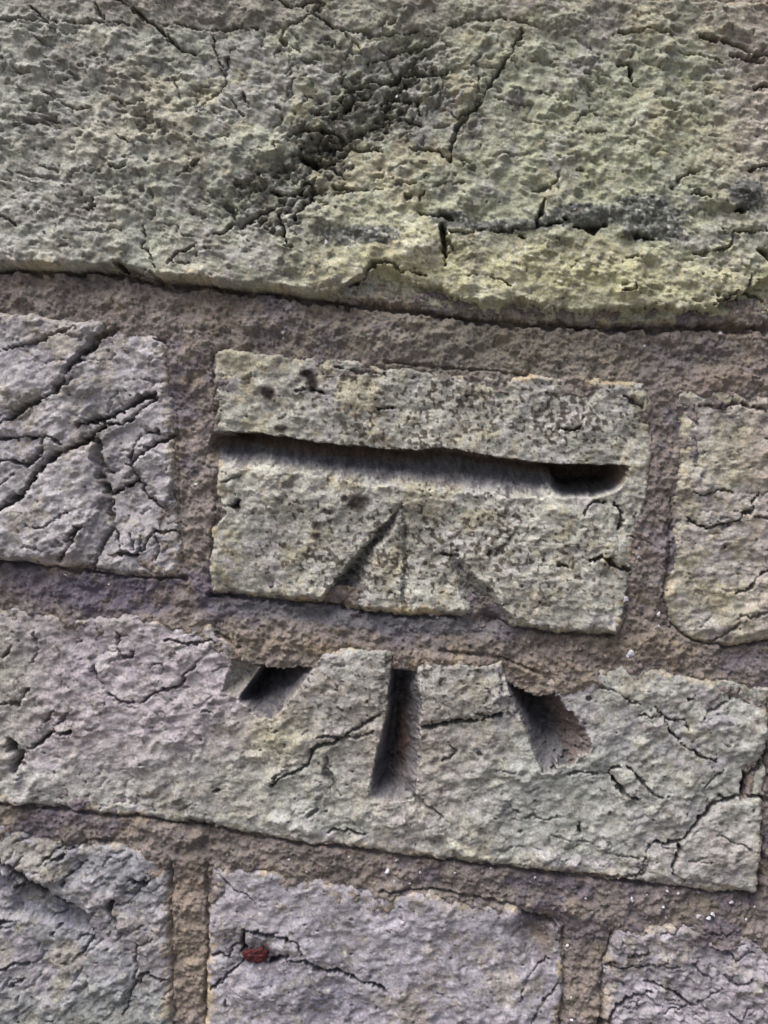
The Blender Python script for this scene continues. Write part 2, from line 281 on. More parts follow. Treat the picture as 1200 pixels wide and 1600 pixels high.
 ([(-30, 1330), (0, 1347), (45, 1376), (90, 1401), (142, 1427)], 13, 26), ([(80, 1342), (100, 1336), (118, 1322)], 6, 12), ([(124, 1318), (146, 1310), (182, 1310)], 9, 15), ([(210, 1380), (224, 1380), (234, 1374)], 9, 18), ([(178, 1404), (174, 1418), (184, 1440), (190, 1460)], 9, 13), ([(218, 1468), (216, 1510), (212, 1535), (194, 1582)], 4, 7), ([(250, 1330), (255, 1350)], 5, 8), ([(0, 1440), (20, 1436)], 8, 10), ([(0, 1516), (20, 1506), (45, 1500)], 6, 9), ([(20, 1536), (34, 1526)], 7, 10), ([(84, 1462), (100, 1446)], 6, 7), ([(120, 1500), (140, 1476), (150, 1458)], 5, 7), ([(210, 1540), (228, 1520), (262, 1530)], 5, 8), ([(60, 1350), (85, 1330), (100, 1316)], 4, 9), ([(100, 1380), (118, 1358), (140, 1345)], 4, 7),
 ([(383, 1452), (380, 1470), (386, 1486)], 12, 24), ([(383, 1452), (400, 1454), (425, 1460), (450, 1468), (466, 1470), (470, 1490)], 5, 12), ([(424, 1506), (432, 1500), (446, 1494)], 12, 20), ([(446, 1500), (475, 1500), (500, 1514), (540, 1522), (578, 1532), (600, 1545)], 6, 12), ([(328, 1492), (346, 1488), (362, 1496), (364, 1474)], 5, 10), ([(330, 1545), (344, 1530), (368, 1514), (386, 1502)], 5, 11), ([(360, 1480), (384, 1470)], 5, 8), ([(340, 1362), (362, 1384), (400, 1410)], 3, 4), ([(350, 1568), (354, 1556)], 4, 7),
 ([(820, 1424), (850, 1438), (870, 1452)], 9, 14), ([(828, 1600), (850, 1560), (872, 1540)], 5, 6), ([(818, 1560), (826, 1520), (850, 1500)], 5, 6),
 ([(1015, 1530), (1032, 1536), (1050, 1546), (1068, 1556), (1086, 1572)], 5, 12), ([(946, 1596), (950, 1580), (970, 1566), (1000, 1552), (1015, 1545)], 6, 14), ([(940, 1600), (952, 1584)], 14, 22), ([(960, 1508), (990, 1506), (1040, 1504), (1064, 1512)], 4, 9), ([(985, 1488), (1005, 1490), (1012, 1486)], 5, 8), ([(1130, 1522), (1150, 1534), (1175, 1528)], 4, 6), ([(1080, 1450), (1100, 1458), (1140, 1456)], 4, 8), ([(1110, 1480), (1140, 1490), (1150, 1500), (1190, 1480)], 3, 6), ([(1040, 1580), (1100, 1560), (1130, 1540)], 3, 6), ([(950, 1510), (958, 1500)], 8, 12), ([(1150, 1600), (1170, 1570)], 3, 6), ([(1080, 1500), (1110, 1530)], 3, 6),
]
carve = np.zeros(X.shape)
crack_n = 0.55 + 0.35 * samp(T_smooth[2], X, Y, 0.9, 0, 4, 4)
for pts, wd, dp in CR:
    xs = [p[0] for p in pts]; ys = [p[1] for p in pts]; m = wd * 2 + 14
    s = window(min(xs) - m, max(xs) + m, min(ys) - m, max(ys) + m)
    d, t, _ = line_dist(pts, s, XC, YC)
    wid = wd * 0.60 * (0.45 + 0.55 * np.sqrt(np.clip(np.sin(math.pi * (t * 0.9 + 0.05)), 0, 1))) * np.clip(crack_n[s] + 0.45, 0.45, 1.5)
    prof = 1 - sst(0.25, 1.0, d / np.maximum(wid, 1.0))
    carve[s] = np.maximum(carve[s], dp * 1.5 * prof * np.clip(crack_n[s] + 0.5, 0.35, 1.15))

# random small cracks and chips that follow the grain of each brick
r2 = np.random.RandomState(5)
def chips(poly, n, ang, length, depth, spread=25):
    xs = [p[0] for p in poly]; ys = [p[1] for p in poly]
    for _ in range(n):
        cx = r2.uniform(min(xs), max(xs)); cy = r2.uniform(min(ys), max(ys))
        a = R(ang + r2.normal(0, spread)); L = length * r2.lognormal(0, 0.5)
        pts = [(cx, cy)]
        for _k in range(3):
            a += r2.normal(0, 0.35); cx += math.cos(a) * L / 3; cy += math.sin(a) * L / 3; pts.append((cx, cy))
        wd = r2.uniform(2.2, 4.5); m = 14
        s = window(min(p[0] for p in pts) - m, max(p[0] for p in pts) + m, min(p[1] for p in pts) - m, max(p[1] for p in pts) + m)
        d, t, _q = line_dist(pts, s, XC, YC)
        prof = 1 - sst(0.1, 1.0, d / np.maximum(wd * np.sqrt(np.clip(np.sin(math.pi * t), 0, 1)), .8))
        carve[s] = np.maximum(carve[s], depth * r2.uniform(0.4, 1.2) * prof)
chips([(0, 40), (420, 40), (420, 400), (0, 400)], 150, 14, 15, 5.5)
chips([(420, 40), (760, 300)], 130, -14, 18, 8, 30)
chips([(760, 60), (1190, 330)], 60, 10, 13, 5, 35)
chips([(700, 370), (1190, 480)], 30, 0, 12, 5)
chips([(0, 495), (265, 880)], 70, -24, 18, 5, 12)
chips([(340, 560), (1000, 660)], 26, 5, 12, 4, 50)
chips([(340, 790), (980, 960)], 26, 5, 12, 4, 50)
chips([(1060, 650), (1200, 980)], 30, -10, 20, 4, 20)
chips([(0, 970), (560, 1280)], 90, -22, 15, 4.5)
chips([(640, 1130), (1190, 1370)], 60, 6, 15, 4)
chips([(0, 1300), (260, 1600)], 70, -38, 20, 6, 12)
chips([(330, 1370), (870, 1600)], 20, -8, 15, 3)
chips([(960, 1460), (1200, 1600)], 40, 10, 24, 6, 20)

# raised and lowered patches (centre, radii, height, angle)
def blob(cx, cy, rx, ry, ang=0, p=1.0, gx=None, gy=None):
    gx = XL if gx is None else gx; gy = YL if gy is None else gy
    c, s = math.cos(R(ang)), math.sin(R(ang))
    u = ((gx - cx) * c + (gy - cy) * s) / rx; v = (-(gx - cx) * s + (gy - cy) * c) / ry
    return np.exp(-(u * u + v * v) ** p)
raise_ = np.zeros(X.shape)
for a in [(655, 392, 30, 22, -30, 17), (120, 1395, 150, 18, 29, 6), (690, 330, 30, 10, 0, 4), (975, 1212, 16, 12, 30, 7), (556, 781, 15, 9, 0, 6), (1165, 306, 22, 20, 0, 11), (905, 338, 46, 13, -3, 8), (1008, 335, 38, 22, 0, 8), (998, 366, 26, 9, 0, 7), (1048, 370, 14, 12, 0, 6),
          (800, 355, 60, 8, -2, 5), (560, 250, 110, 70, -30, -9), (590, 110, 90, 40, -20, -5), (60, 60, 120, 40, 0, 3), (150, 240, 160, 90, 10, 4), (90, 600, 90, 50, -30, 3), (855, 772, 13, 20, 5, 0), (300, 215, 60, 40, 0, 5),
          (370, 560, 40, 14, 0, 4), (490, 597, 15, 15, 0, -2), (930, 806, 20, 16, 0, 2), (420, 612, 12, 10, 0, 2), (440, 668, 11, 8, 0, 2), (1000, 402, 12, 8, 0, 4), (200, 750, 60, 80, 0, -6), (85, 696, 16, 12, 0, 7), (225, 700, 16, 22, 30, 6), (190, 748, 18, 12, -20, 6), (140, 840, 20, 26, 0, 6), (200, 850, 14, 22, 0, 6),
          (545, 1200, 60, 55, 20, -6), (720, 1085, 66, 34, -6, 6), (545, 1070, 50, 36, -10, 5), (650, 1285, 70, 24, 12, 5), (838, 1460, 42, 40, 40, -22), (520, 1570, 60, 30, 0, -4), (120, 1450, 120, 30, 30, -4), (940, 905, 24, 24, 0, -6), (1000, 860, 20, 50, 0, -5), (185, 1030, 14, 10, 0, 5), (400, 1475, 40, 20, 10, -6), (404, 1497, 30, 19, 5, -14), (445, 1480, 24, 9, 12, 5), (350, 1505, 22, 14, 0, 4)]:
    raise_ += a[5] * blob(a[0], a[1], a[2], a[3], a[4])

d_, t_, _ = line_dist([(430, 320), (490, 245), (560, 190), (640, 135), (730, 85), (760, 40)], np.s_[:, :], XW, YW)
gouge = sst(75, 10, d_ + 14 * samp(T_frac[1], X, Y, 1.6, 0, 9, 9)) * sst(.95, .6, t_)
gn = samp(T_an[1], XC, YC, 1.6, R(-32), 60, 60)
raise_ -= gouge * (4 + 15 * sst(0.25, 1.3, gn) + 7 * sst(0.6, 1.2, samp(T_an[0], XC, YC, 1.0, R(-20), 10, 6)))
raise_ -= 9 * sst(.9, 1.6, samp(T_an[2], XC, YC, 1.7, R(12), 10, 6)) * (blob(150, 190, 220, 130) + .7 * blob(900, 120, 330, 90) + .8 * blob(1120, 380, 100, 120))
for pl, hh in (([(-50, 470), (170, 500), (88, 603), (0, 652), (-50, 670)], 6), ([(-50, 812), (30, 790), (82, 724), (150, 690), (163, 770), (116, 868), (-50, 880)], 6), ([(150, 692), (205, 662), (276, 680), (284, 905), (116, 890), (168, 772)], -6),
               ([(208, 722), (248, 692), (274, 684), (270, 790), (236, 776)], 9), ([(640, 1040), (786, 1036), (782, 1108), (700, 1126), (650, 1126)], 6), ([(500, 1020), (606, 1016), (596, 1108), (520, 1150), (440, 1205), (420, 1120), (490, 1040)], 4), ([(1066, 1300), (1130, 1254), (1186, 1250), (1182, 1392), (1054, 1366)], 5),
               ([(-40, 1345), (45, 1384), (142, 1430), (150, 1452), (60, 1436), (-40, 1420)], -20)):
    raise_ += hh * sst(-2, 3, poly_sd(pl, XC, YC))

# step ledge along the lower edge of the topmost brick: the proud face stops at this line, a lower rim goes on to the joint
lip = interp([(-800, 300), (-20, 417), (240, 436), (500, 459), (545, 452), (575, 432), (600, 415), (640, 440), (700, 462), (760, 474), (815, 471), (852, 484), (940, 487), (1040, 482), (1080, 491), (1104, 492), (1125, 474), (1200, 440), (1300, 440)], X) + WY * 1.2
ledge = sst(-1, 2.5, Y - lip) * sst(520, 560, X)

# ------------------------------------------------------------------ the bench mark, cut as V grooves: depth, and which groove a cell belongs to
groove = np.zeros(X.shape); gid = np.zeros(X.shape, int); under = np.zeros(X.shape)
def setg(s, dep, k, thr=1.5):
    sub = groove[s]; new = np.maximum(dep, 0)
    gid[s] = np.where((new > thr) & (new > sub), k, gid[s])
    groove[s] = np.maximum(sub, new)
rag = WY * 0.4; ragx = WX * 0.5
N_br = samp(T_frac[0], X, Y, 1.0, 0, 9, 99)
# 1 bar: steep (undercut) upper wall, long lower slope
lipb = interp([(330, 676), (343, 673), (400, 675), (467, 686), (533, 694), (600, 701), (650, 703), (700, 699), (765, 711), (833, 720), (888, 727), (960, 727), (992, 729)], X) + rag
lowb = interp([(330, 730), (380, 733), (450, 738), (560, 757), (700, 772), (840, 782), (900, 778), (960, 770), (992, 745)], X) + rag * 1.6
maxd = interp([(326, 14), (340, 44), (352, 60), (372, 84), (420, 66), (600, 64), (760, 72), (850, 78), (880, 150), (958, 150), (974, 60), (984, 10), (992, 0)], X)
t = (Y - lipb) / np.maximum(lowb - lipb, 4)
vall = interp([(330, .36), (860, .38), (885, .64), (955, .62), (985, .4)], X)
dep = np.where(t < vall, sst(0, 1, np.clip(t / (vall * 0.42), 0, 1)), np.clip((1 - t) / (1 - vall), 0, 1) ** 1.6) * maxd
dep = np.where((t > 0) & (t < 1) & (X > 326) & (X < 992), dep, 0)
dep *= sst(326, 336, X + ragx) * (1 - sst(950, 988, X + ragx * 2 + JX * 5 + (Y - 745) * .35))
dep = dep * (1 - 0.55 * np.clip(blob(856, 770, 12, 20, 5, 2.0), 0, 1))
setg(np.s_[:, :], dep + np.where(dep > 2, samp(T_white[0], X, Y, 2.4) * 0.8, 0), 1)
under = np.where(dep > 0, np.clip(dep / 60, 0, 1) * (1 - np.clip(t / 0.9, 0, 1)) * 34, 0)
# 2 left stroke in the brick of the bar: scarp on the left, floor rising to the right
xl = interp([(786, 626), (800, 616), (837, 584), (867, 556), (932, 502), (960, 484)], Y, 0) + ragx * 0.8
xr = interp([(786, 634), (837, 612), (867, 598), (932, 580), (960, 574)], Y, 0) + WX * .6
mx = interp([(780, 0), (800, 10), (850, 24), (900, 38), (935, 46), (960, 46)], Y, 0)
t = (X - xl) / np.maximum(xr - xl, 4)
dep = np.where((t > 0) & (t < 1) & (Y > 782) & (Y < 975), np.where(t < .22, sst(0, .22, t), np.clip((1 - t) / .78, 0, 1) ** 1.3) * mx, 0)
setg(np.s_[:, :], dep, 2)
# 3 centre stroke, faint hair line in the brick of the bar
dep = np.clip(1 - np.abs(X - 632 - ragx * 1.2) / 6, 0, 1) * 5 * sst(-2.0, -.2, N_br) * sst(782, 800, Y) * (1 - sst(962, 975, Y))
setg(np.s_[:, :], dep, 3)
# 4 right stroke in the brick of the bar: short soft scoop at the lower edge
d, tt, sd_ = line_dist([(712, 876), (734, 910), (768, 972)], np.s_[:, :], XL, YL)
dep = sst(0, 1, 1 - d / (12 + 26 * tt)) * (6 + 24 * tt) * (Y < 980)
setg(np.s_[:, :], dep, 4)
# 5 left stroke in the long brick: outer facet, then a deep wedge
sl_ = window(330, 520, 990, 1150)
f = poly_sd([(372, 1004), (346, 1082), (380, 1092), (428, 1022), (420, 1004)], XL, YL, sl_)
facet = np.clip(f / 20, 0, 1) ** .8 * 24
q = poly_sd([(404, 985), (412, 1012), (366, 1084), (380, 1096), (404, 1128), (436, 1134), (484, 1084), (514, 1040), (498, 985)], XC, YC, sl_)
ax = (X[sl_] - 428) * 0.64 + (Y[sl_] - 1016) * 0.77        # away from the inner corner
rid = interp([(1000, 430), (1022, 420), (1048, 402), (1090, 372), (1130, 350)], Y[sl_], 0)
prof = sst(-1, 13, X[sl_] - rid) * np.clip(1 - (X[sl_] - rid - 13) / 78, 0, 1) ** 1.1 * np.clip(1 - (Y[sl_] - 1050) / 84, 0, 1)
wedge = prof * 140 * sst(-2, 5 + 22 * sst(1085, 1120, Y[sl_]), q) * (1 + .07 * JX[sl_]) * sst(-4, 26, 506 - (Y[sl_] - 1026) * .70 - X[sl_])
setg(sl_, np.maximum(facet * sst(-2, 3, f), wedge), 5)
# 6 centre stroke in the long brick
sl_ = window(555, 700, 1000, 1270); y_ = Y[sl_]; x_ = X[sl_]
xl = interp([(1005, 617), (1016, 616), (1049, 609), (1081, 605), (1114, 603), (1154, 592), (1219, 577), (1250, 570)], y_, 0) + ragx[sl_] * .5
xv = interp([(1005, 624), (1060, 622), (1154, 612), (1235, 604)], y_, 0)
xr = interp([(1005, 652), (1040, 656), (1100, 660), (1180, 658), (1240, 650)], y_, 0) + ragx[sl_]
mx = interp([(1005, 30), (1030, 56), (1060, 84), (1150, 96), (1200, 96), (1228, 64), (1250, 0)], y_, 0)
dep = np.where(x_ < xv, sst(0, 1, (x_ - xl) / np.maximum((xv - xl) * .8, 3)), np.clip((xr - x_) / (xr - xv), 0, 1) ** 1.25) * mx
dep = dep * (1 + .05 * JY[sl_]); setg(sl_, np.where((x_ > xl + JX[sl_] * 1.2) & (x_ < xr) & (y_ > 1008), dep, 0), 6)
# 7 right stroke in the long brick
sl_ = window(765, 950, 1020, 1230); y_ = Y[sl_]; x_ = X[sl_]
xl = interp([(1030, 778), (1042, 783), (1085, 795), (1129, 815), (1167, 827), (1200, 838)], y_, 0) + ragx[sl_] * .4
xv = interp([(1030, 806), (1060, 820), (1120, 848), (1190, 872)], y_, 0)
xr = interp([(1030, 830), (1058, 846), (1091, 878), (1153, 926), (1200, 950)], y_, 0) + ragx[sl_] * 1.2 + JX[sl_] * 1.5
end = interp([(820, 1204), (860, 1200), (925, 1176)], x_) + WX[sl_] * 1.5
mx = 140 * np.clip(1 - (y_ - 1052) / np.maximum(end - 1052, 5), 0, 1) ** .7 * sst(1034, 1056, y_)
mx = np.where(y_ < 1052, 125 * sst(1030, 1052, y_), mx)
dep = np.where(x_ < xv, sst(0, 1, (x_ - xl) / np.maximum((xv - xl) * .9, 3)), np.clip((xr - x_) / (xr - xv), 0, 1) ** 1.0) * mx
dep = dep * (1 + .05 * JY[sl_]); setg(sl_, np.where((x_ > xl + JX[sl_] * 1.4) & (x_ < xr), dep, 0), 7)

# ------------------------------------------------------------------ mortar level
H_m = mort + 1.5
H_m += 4 * blob(480, 510, 500, 40, 3) + 3 * blob(450, 1000, 200, 16, 5) + 6 * blob(700, 1030, 90, 14, 6) + 5 * blob(850, 1420, 160, 18, 5) - 5 * blob(150, 925, 160, 22, 4) - 4 * blob(1150, 555, 100, 20, 0)
H_m += 5 * blob(1010, 1010, 120, 26, 5) + 4 * blob(1120, 600, 90, 22, 5) + 6 * blob(1020, 870, 26, 80, 0) + 9 * blob(988, 900, 18, 75, 4) + 6 * blob(300, 560, 40, 30, 0) + 5 * blob(340, 640, 10, 90, 0) - 5 * blob(470, 960, 160, 12, 5) + 3 * blob(300, 1310, 300, 20, 5)
H_m += samp(T_frac[2], X, Y, 1.2, 0, 7, 7) * 1.0 + samp(T_frac[0], X, Y, 2.2, 0, 77, 7) * 2.0
# the mortar has been smeared over the upper ends of the strokes: little overhanging lip
H_m += 5 * blob(640, 1036, 28, 12, 0) + 3 * blob(430, 1008, 60, 12, 3) + 5 * blob(820, 1050, 40, 10, 8)
SLOT = [([(-30, 422), (190, 426), (235, 442), (400, 457), (600, 482), (700, 496), (830, 509), (980, 514), (1195, 512)], 10, 22), ([(-30, 872), (0, 874), (100, 886), (200, 899), (282, 905)], 9, 16), ([(330, 928), (420, 936), (500, 943), (590, 956), (640, 961), (720, 962)], 8, 17), ([(768, 964), (801, 977), (870, 990), (960, 992)], 6, 8),
        ([(0, 1255), (200, 1275), (320, 1288), (400, 1305), (550, 1326), (767, 1352), (1005, 1378), (1180, 1397)], 6, 11), ([(1042, 940), (1050, 975), (1085, 1001), (1145, 1007), (1200, 999)], 8, 14), ([(268, 1345), (270, 1620)], 5, 8), ([(325, 1352), (324, 1450), (320, 1620)], 5, 9), ([(882, 1450), (880, 1520), (874, 1620)], 5, 7), ([(955, 1460), (942, 1520), (932, 1620)], 6, 9),
        ([(1194, 1080), (1192, 1160), (1186, 1250), (1185, 1391)], 9, 16), ([(332, 560), (336, 640), (332, 700)], 4, 6), ([(338, 780), (334, 830), (329, 922)], 5, 8), ([(278, 640), (280, 800), (286, 868)], 4, 5), ([(1052, 780), (1044, 860), (1036, 930)], 5, 8),
        ([(600, 566), (740, 578), (830, 586)], 4, 7), ([(690, 1018), (775, 1024), (842, 1052)], 5, 8), ([(600, 1392), (675, 1390), (775, 1406), (874, 1444)], 5, 8)]
for pts, wd, dp in SLOT:
    xs = [p[0] for p in pts]; ys = [p[1] for p in pts]
    s = window(min(xs) - 20, max(xs) + 20, min(ys) - 20, max(ys) + 20)
    d, t, _ = line_dist(pts, s, XP, YP)
    H_m[s] -= dp * (1 - sst(0.1, 1.0, d / (wd * np.clip(.8 + .5 * samp(T_smooth[0], X[s], Y[s], 1.1), .3, 1.5))))
H_m -= np.where((gid == 1) & (X < 380), groove, 0)
H_m -= np.where((Y > 900) & (Y < 985), 9 * np.clip(blob(520, 946, 20, 12, -30) + blob(762, 968, 16, 10, 30), 0, 1), 0)
H_m -= 26 * blob(838, 1470, 40, 40, 40)
H_m -= carve * 0.35 * (np.abs(H_m) < 50)
for a in [(1060, 560, 16, 8), (1085, 545, 14, 6), (985, 560, 14, 8), (220, 870, 20, 8)]:
    H_m -= 5 * blob(a[0], a[1], a[2], a[3], 10)
# fine slots where bed joint has shrunk away from the bricks
# ------------------------------------------------------------------ colour helpers
def mixc(c, new, m):
    return c * (1 - m[..., None]) + np.array(new)[None, None, :] * m[..., None]
def const(c): return np.ones(X.shape + (3,)) * np.array(c)[None, None, :]
N1 = samp(T_frac[0], X, Y, 3.1, 0, 11, 77); N2 = samp(T_frac[2], X, Y, 2.2, 0, 31, 17); N3 = samp(T_white[1], X, Y, 1.9, 0, 5, 7)
N4 = samp(T_frac[1], X, Y, 1.0, 0, 50, 20)
# algae, soot, lichen: coverage masks fixed to the wall
algae = sst(0.2, 1.1, blob(880, 280, 480, 300, 0) * .9 + N1 * 0.16 + N4 * .12)
crust = np.clip(sum(blob(*a, 0, 1.6) for a in [(905, 342, 54, 20), (1010, 338, 50, 30), (1000, 369, 34, 12), (1048, 371, 16, 13), (1163, 308, 27, 24), (790, 356, 80, 9), (570, 372, 70, 16), (700, 345, 26, 12)]), 0, 1)
crust = sst(.3, .5, crust + .12 * N4 + .08 * N3) * (.75 + .25 * sst(-1, 1, N3))
speck_zone = np.clip(blob(720, 640, 190, 60, 4) + blob(640, 850, 190, 90, 0) + .5 * blob(900, 650, 120, 60) + .35 * blob(620, 1080, 240, 60) + .35 * blob(880, 900, 120, 60), 0, 1)
speck = sst(0.55, 0.8, samp(T_white[0], X, Y, 3.0, 0, 401, 88) + samp(T_frac[0], X, Y, 2, 0, 3, 3) * .4 + 1.1 * (speck_zone - .75)) * sst(.02, .2, speck_zone)
flecks = sst(0.9, 1.15, samp(T_white[1], X, Y, 2.6, 0, 41, 188) + .9 * (np.clip(blob(575, 374, 60, 16, 0) + .8 * blob(1020, 350, 70, 40) + .6 * blob(640, 400, 60, 30) + .45 * blob(900, 430, 260, 50), 0, 1) - .35))
spots = np.clip(sum(blob(*a, 0, 3) for a in [(420, 612, 12, 10), (487, 597, 10, 18), (478, 583, 9, 6), (439, 668, 11, 7), (560, 783, 18, 12), (498, 820, 9, 9), (512, 800, 10, 5), (497, 838, 9, 6), (372, 792, 9, 8), (540, 778, 5, 5)]), 0, 1)
darkrough = np.clip(blob(560, 215, 130, 90, -35), 0, 1) * sst(-1.2, 1.0, N2 + N4 * .6)
soot = sst(0.9, 1.35, samp(T_frac[1], X, Y, 1.5, 0, 130, 220) * .8 + samp(T_white[0], X, Y, 2.6, 0, 9, 2) * .6)
clay_h = {}
wall = bpy.data.objects.new('brick_wall', None)
col.objects.link(wall); wall.location = (CEN.x, 0, 0)
wall['label'] = 'old weathered yellow brick wall with grey mortar and a survey bench mark cut into it'
wall['category'] = 'wall'; wall['kind'] = 'thing'

# ------------------------------------------------------------------ materials
def masonry(name, grain, bump, dotcol, dots, rough=0.9, hue=0.08):
    m = bpy.data.materials.new(name); m.use_nodes = True
    n = m.node_tree.nodes; l = m.node_tree.links
    b = n['Principled BSDF']; b.inputs['Roughness'].default_value = rough
    b.inputs['Specular IOR Level'].default_value = 0.25
    at = n.new('ShaderNodeAttribute'); at.attribute_name = 'tint'
    tc = n.new('ShaderNodeTexCoord')
    def noise(sc, det=4, r=0.6):
        q = n.new('ShaderNodeTexNoise'); q.inputs['Scale'].default_value = sc; q.inputs['Detail'].default_value = det; q.inputs['Roughness'].default_value = r
        l.new(tc.outputs['Object'], q.inputs['Vector']); return q
    def mapr(src, a, b_, c, d):
        q = n.new('ShaderNodeMapRange'); l.new(src, q.inputs[0])
        for k, v in zip((1, 2, 3, 4), (a, b_, c, d)): q.inputs[k].default_value = v
        return q.outputs[0]
    g1 = noise(grain, 5, .7); g2 = noise(grain * .12, 4)
    mul = n.new('ShaderNodeMix'); mul.data_type = 'RGBA'; mul.blend_type = 'MULTIPLY'; mul.inputs[0].default_value = 1
    va = n.new('ShaderNodeMath'); va.operation = 'MULTIPLY'
    l.new(mapr(g1.outputs[0], .3, .7, .6, 1.4), va.inputs[0]); l.new(mapr(g2.outputs[0], .3, .7, .84, 1.16), va.inputs[1])
    cmb = n.new('ShaderNodeCombineXYZ')
    for k in range(3): l.new(va.outputs[0], cmb.inputs[k])
    l.new(at.outputs['Color'], mul.inputs[6]); l.new(cmb.outputs[0], mul.inputs[7])
    # slight coloured grain: separate sand grains of different hue
    g3 = noise(grain * .6, 2)
    hm = n.new('ShaderNodeMix'); hm.data_type = 'RGBA'; hm.blend_type = 'OVERLAY'; hm.inputs[0].default_value = hue
    l.new(mul.outputs[2], hm.inputs[6]); l.new(g3.outputs['Color'], hm.inputs[7])
    # dark or rusty grains
    vo = n.new('ShaderNodeTexVoronoi'); vo.inputs['Scale'].default_value = grain * .42; l.new(tc.outputs['Object'], vo.inputs['Vector'])
    sel = n.new('ShaderNodeSeparateColor'); l.new(vo.outputs['Color'], sel.inputs[0])
    mm = n.new('ShaderNodeMath'); mm.operation = 'MULTIPLY'
    l.new(mapr(sel.outputs[0], 1 - dots, 1 - dots + .02, 0, .55), mm.inputs[0]); l.new(mapr(vo.outputs['Distance'], .25, .5, 1, 0), mm.inputs[1])
    dm = n.new('ShaderNodeMix'); dm.data_type = 'RGBA'; l.new(mm.outputs[0], dm.inputs[0]); l.new(hm.outputs[2], dm.inputs[6]); dm.inputs[7].default_value = (*dotcol, 1)
    l.new(dm.outputs[2], b.inputs['Base Color'])
    bp = n.new('ShaderNodeBump'); bp.inputs['Strength'].default_value = bump; bp.inputs['Distance'].default_value = 0.0004
    l.new(g1.outputs[0], bp.inputs['Height']); l.new(bp.outputs[0], b.inputs['Normal'])
    return m
M_clay = masonry('weathered_clay', 1700, 0.8, (0.10, 0.07, 0.05), 0.06)
M_mort = masonry('sandy_mortar', 2600, 0.9, (0.07, 0.055, 0.05), 0.2, hue=.2)

# ------------------------------------------------------------------ grid patches to mesh objects
GX, GZ = to_wall(X, Y)
U_RIGHT = np.array(to_wall(600, 790)) - np.array(to_wall(600, 800))   # wall displacement of 10 units up
def patch(name, H, cells, tint, mat, parent, up_shift=None, skirt=0.0):
    """cells: boolean (NY-1, NX-1)"""
    j, i = np.nonzero(cells)
    if len(j) == 0: return None
    nx = H.shape[1]
    a = j * nx + i; quads = np.stack([a, a + nx, a + nx + 1, a + 1], 1)   # y grows downward -> faces towards -Y
    used, inv = np.unique(quads, return_inverse=True); inv = inv.reshape(quads.shape)
    px = GX.ravel()[used]; pz = GZ.ravel()[used]; py = -H.ravel()[used] * U
    if up_shift is not None:
        px = px + U_RIGHT[0] / 10 * up_shift.ravel()[used]; pz = pz + U_RIGHT[1] / 10 * up_shift.ravel()[used]
    co = np.stack([px - wall.location.x, py, pz], 1)
    tv = tint.reshape(-1, 3)[used]
    if skirt:
        e = np.concatenate([quads[:, [0, 1]], quads[:, [1, 2]], quads[:, [2, 3]], quads[:, [3, 0]]])
        ei = np.concatenate([inv[:, [0, 1]], inv[:, [1, 2]], inv[:, [2, 3]], inv[:, [3, 0]]])
        key = np.sort(ei, 1); k1 = key[:, 0].astype(np.int64) * len(used) + key[:, 1]
        _u, idx, cnt = np.unique(k1, return_index=True, return_counts=True)
        be = ei[idx[cnt == 1]]
        bv = np.unique(be); mp = np.full(len(used), -1); mp[bv] = np.arange(len(bv)) + len(used)
        bc = co[bv].copy(); bc[:, 1] = skirt
        co = np.concatenate([co, bc]); tv = np.concatenate([tv, tv[bv]])
        sq = np.stack([be[:, 1], be[:, 0], mp[be[:, 0]], mp[be[:, 1]]], 1)
        inv = np.concatenate([inv, sq])
    me = bpy.data.meshes.new(name)
    me.vertices.add(len(co)); me.vertices.foreach_set('co', co.astype(np.float32).ravel())
    me.loops.add(inv.size); me.loops.foreach_set('vertex_index', inv.astype(np.int32).ravel())
    me.polygons.add(len(inv)); me.polygons.foreach_set('loop_start', np.arange(0, inv.size, 4, dtype=np.int32))
    me.polygons.foreach_set('use_smooth', np.ones(len(inv), bool))
    me.update(calc_edges=True)
    ca = me.attributes.new('tint', 'FLOAT_COLOR', 'POINT')
    ca.data.foreach_set('color', np.concatenate([np.clip(tv, 0.01, 1), np.ones((len(tv), 1))], 1).astype(np.float32).ravel())
    me.materials.append(mat)
    o = bpy.data.objects.new(name, me); col.objects.link(o); o.parent = parent
    return o

def cellmin(v): return np.minimum(np.minimum(v[:-1, :-1], v[1:, :-1]), np.minimum(v[:-1, 1:], v[1:, 1:]))
def cellmax(v): return -cellmin(-v)

GNAMES = {1: 'carved_bar', 2: 'carved_stroke', 3: 'carved_stroke', 4: 'carved_stroke', 5: 'carved_stroke', 6: 'carved_stroke', 7: 'carved_stroke'}
GLAB = {1: 'deep horizontal bar of the bench mark', 2: 'thin slanting left stroke just under the bar', 3: 'faint upright centre stroke under the bar', 4: 'short shallow right stroke at the lower edge of the brick',
        5: 'wedge shaped left stroke with a dark hollow', 6: 'deep upright centre stroke', 7: 'wedge shaped right stroke with a dark hollow'}
GOWN = {1: 2, 2: 2, 3: 2, 4: 2, 5: 4, 6: 4, 7: 4}
cover = np.zeros(X.shape)                # where a brick stands clearly above the mortar
brick_objs = []
NAMES = ['X', 'Y', 'XW', 'YW', 'XL', 'YL', 'XC', 'YC', 'XP', 'YP', 'WX', 'WY', 'N1', 'N2', 'N3', 'N4', 'H_m', 'carve', 'raise_', 'groove', 'gid', 'under', 'ledge', 'lip', 'lipb', 'algae', 'crust', 'speck', 'spots', 'darkrough', 'gouge', 'soot', 'flecks', 'GX', 'GZ']
FULL = {k: globals()[k] for k in NAMES}
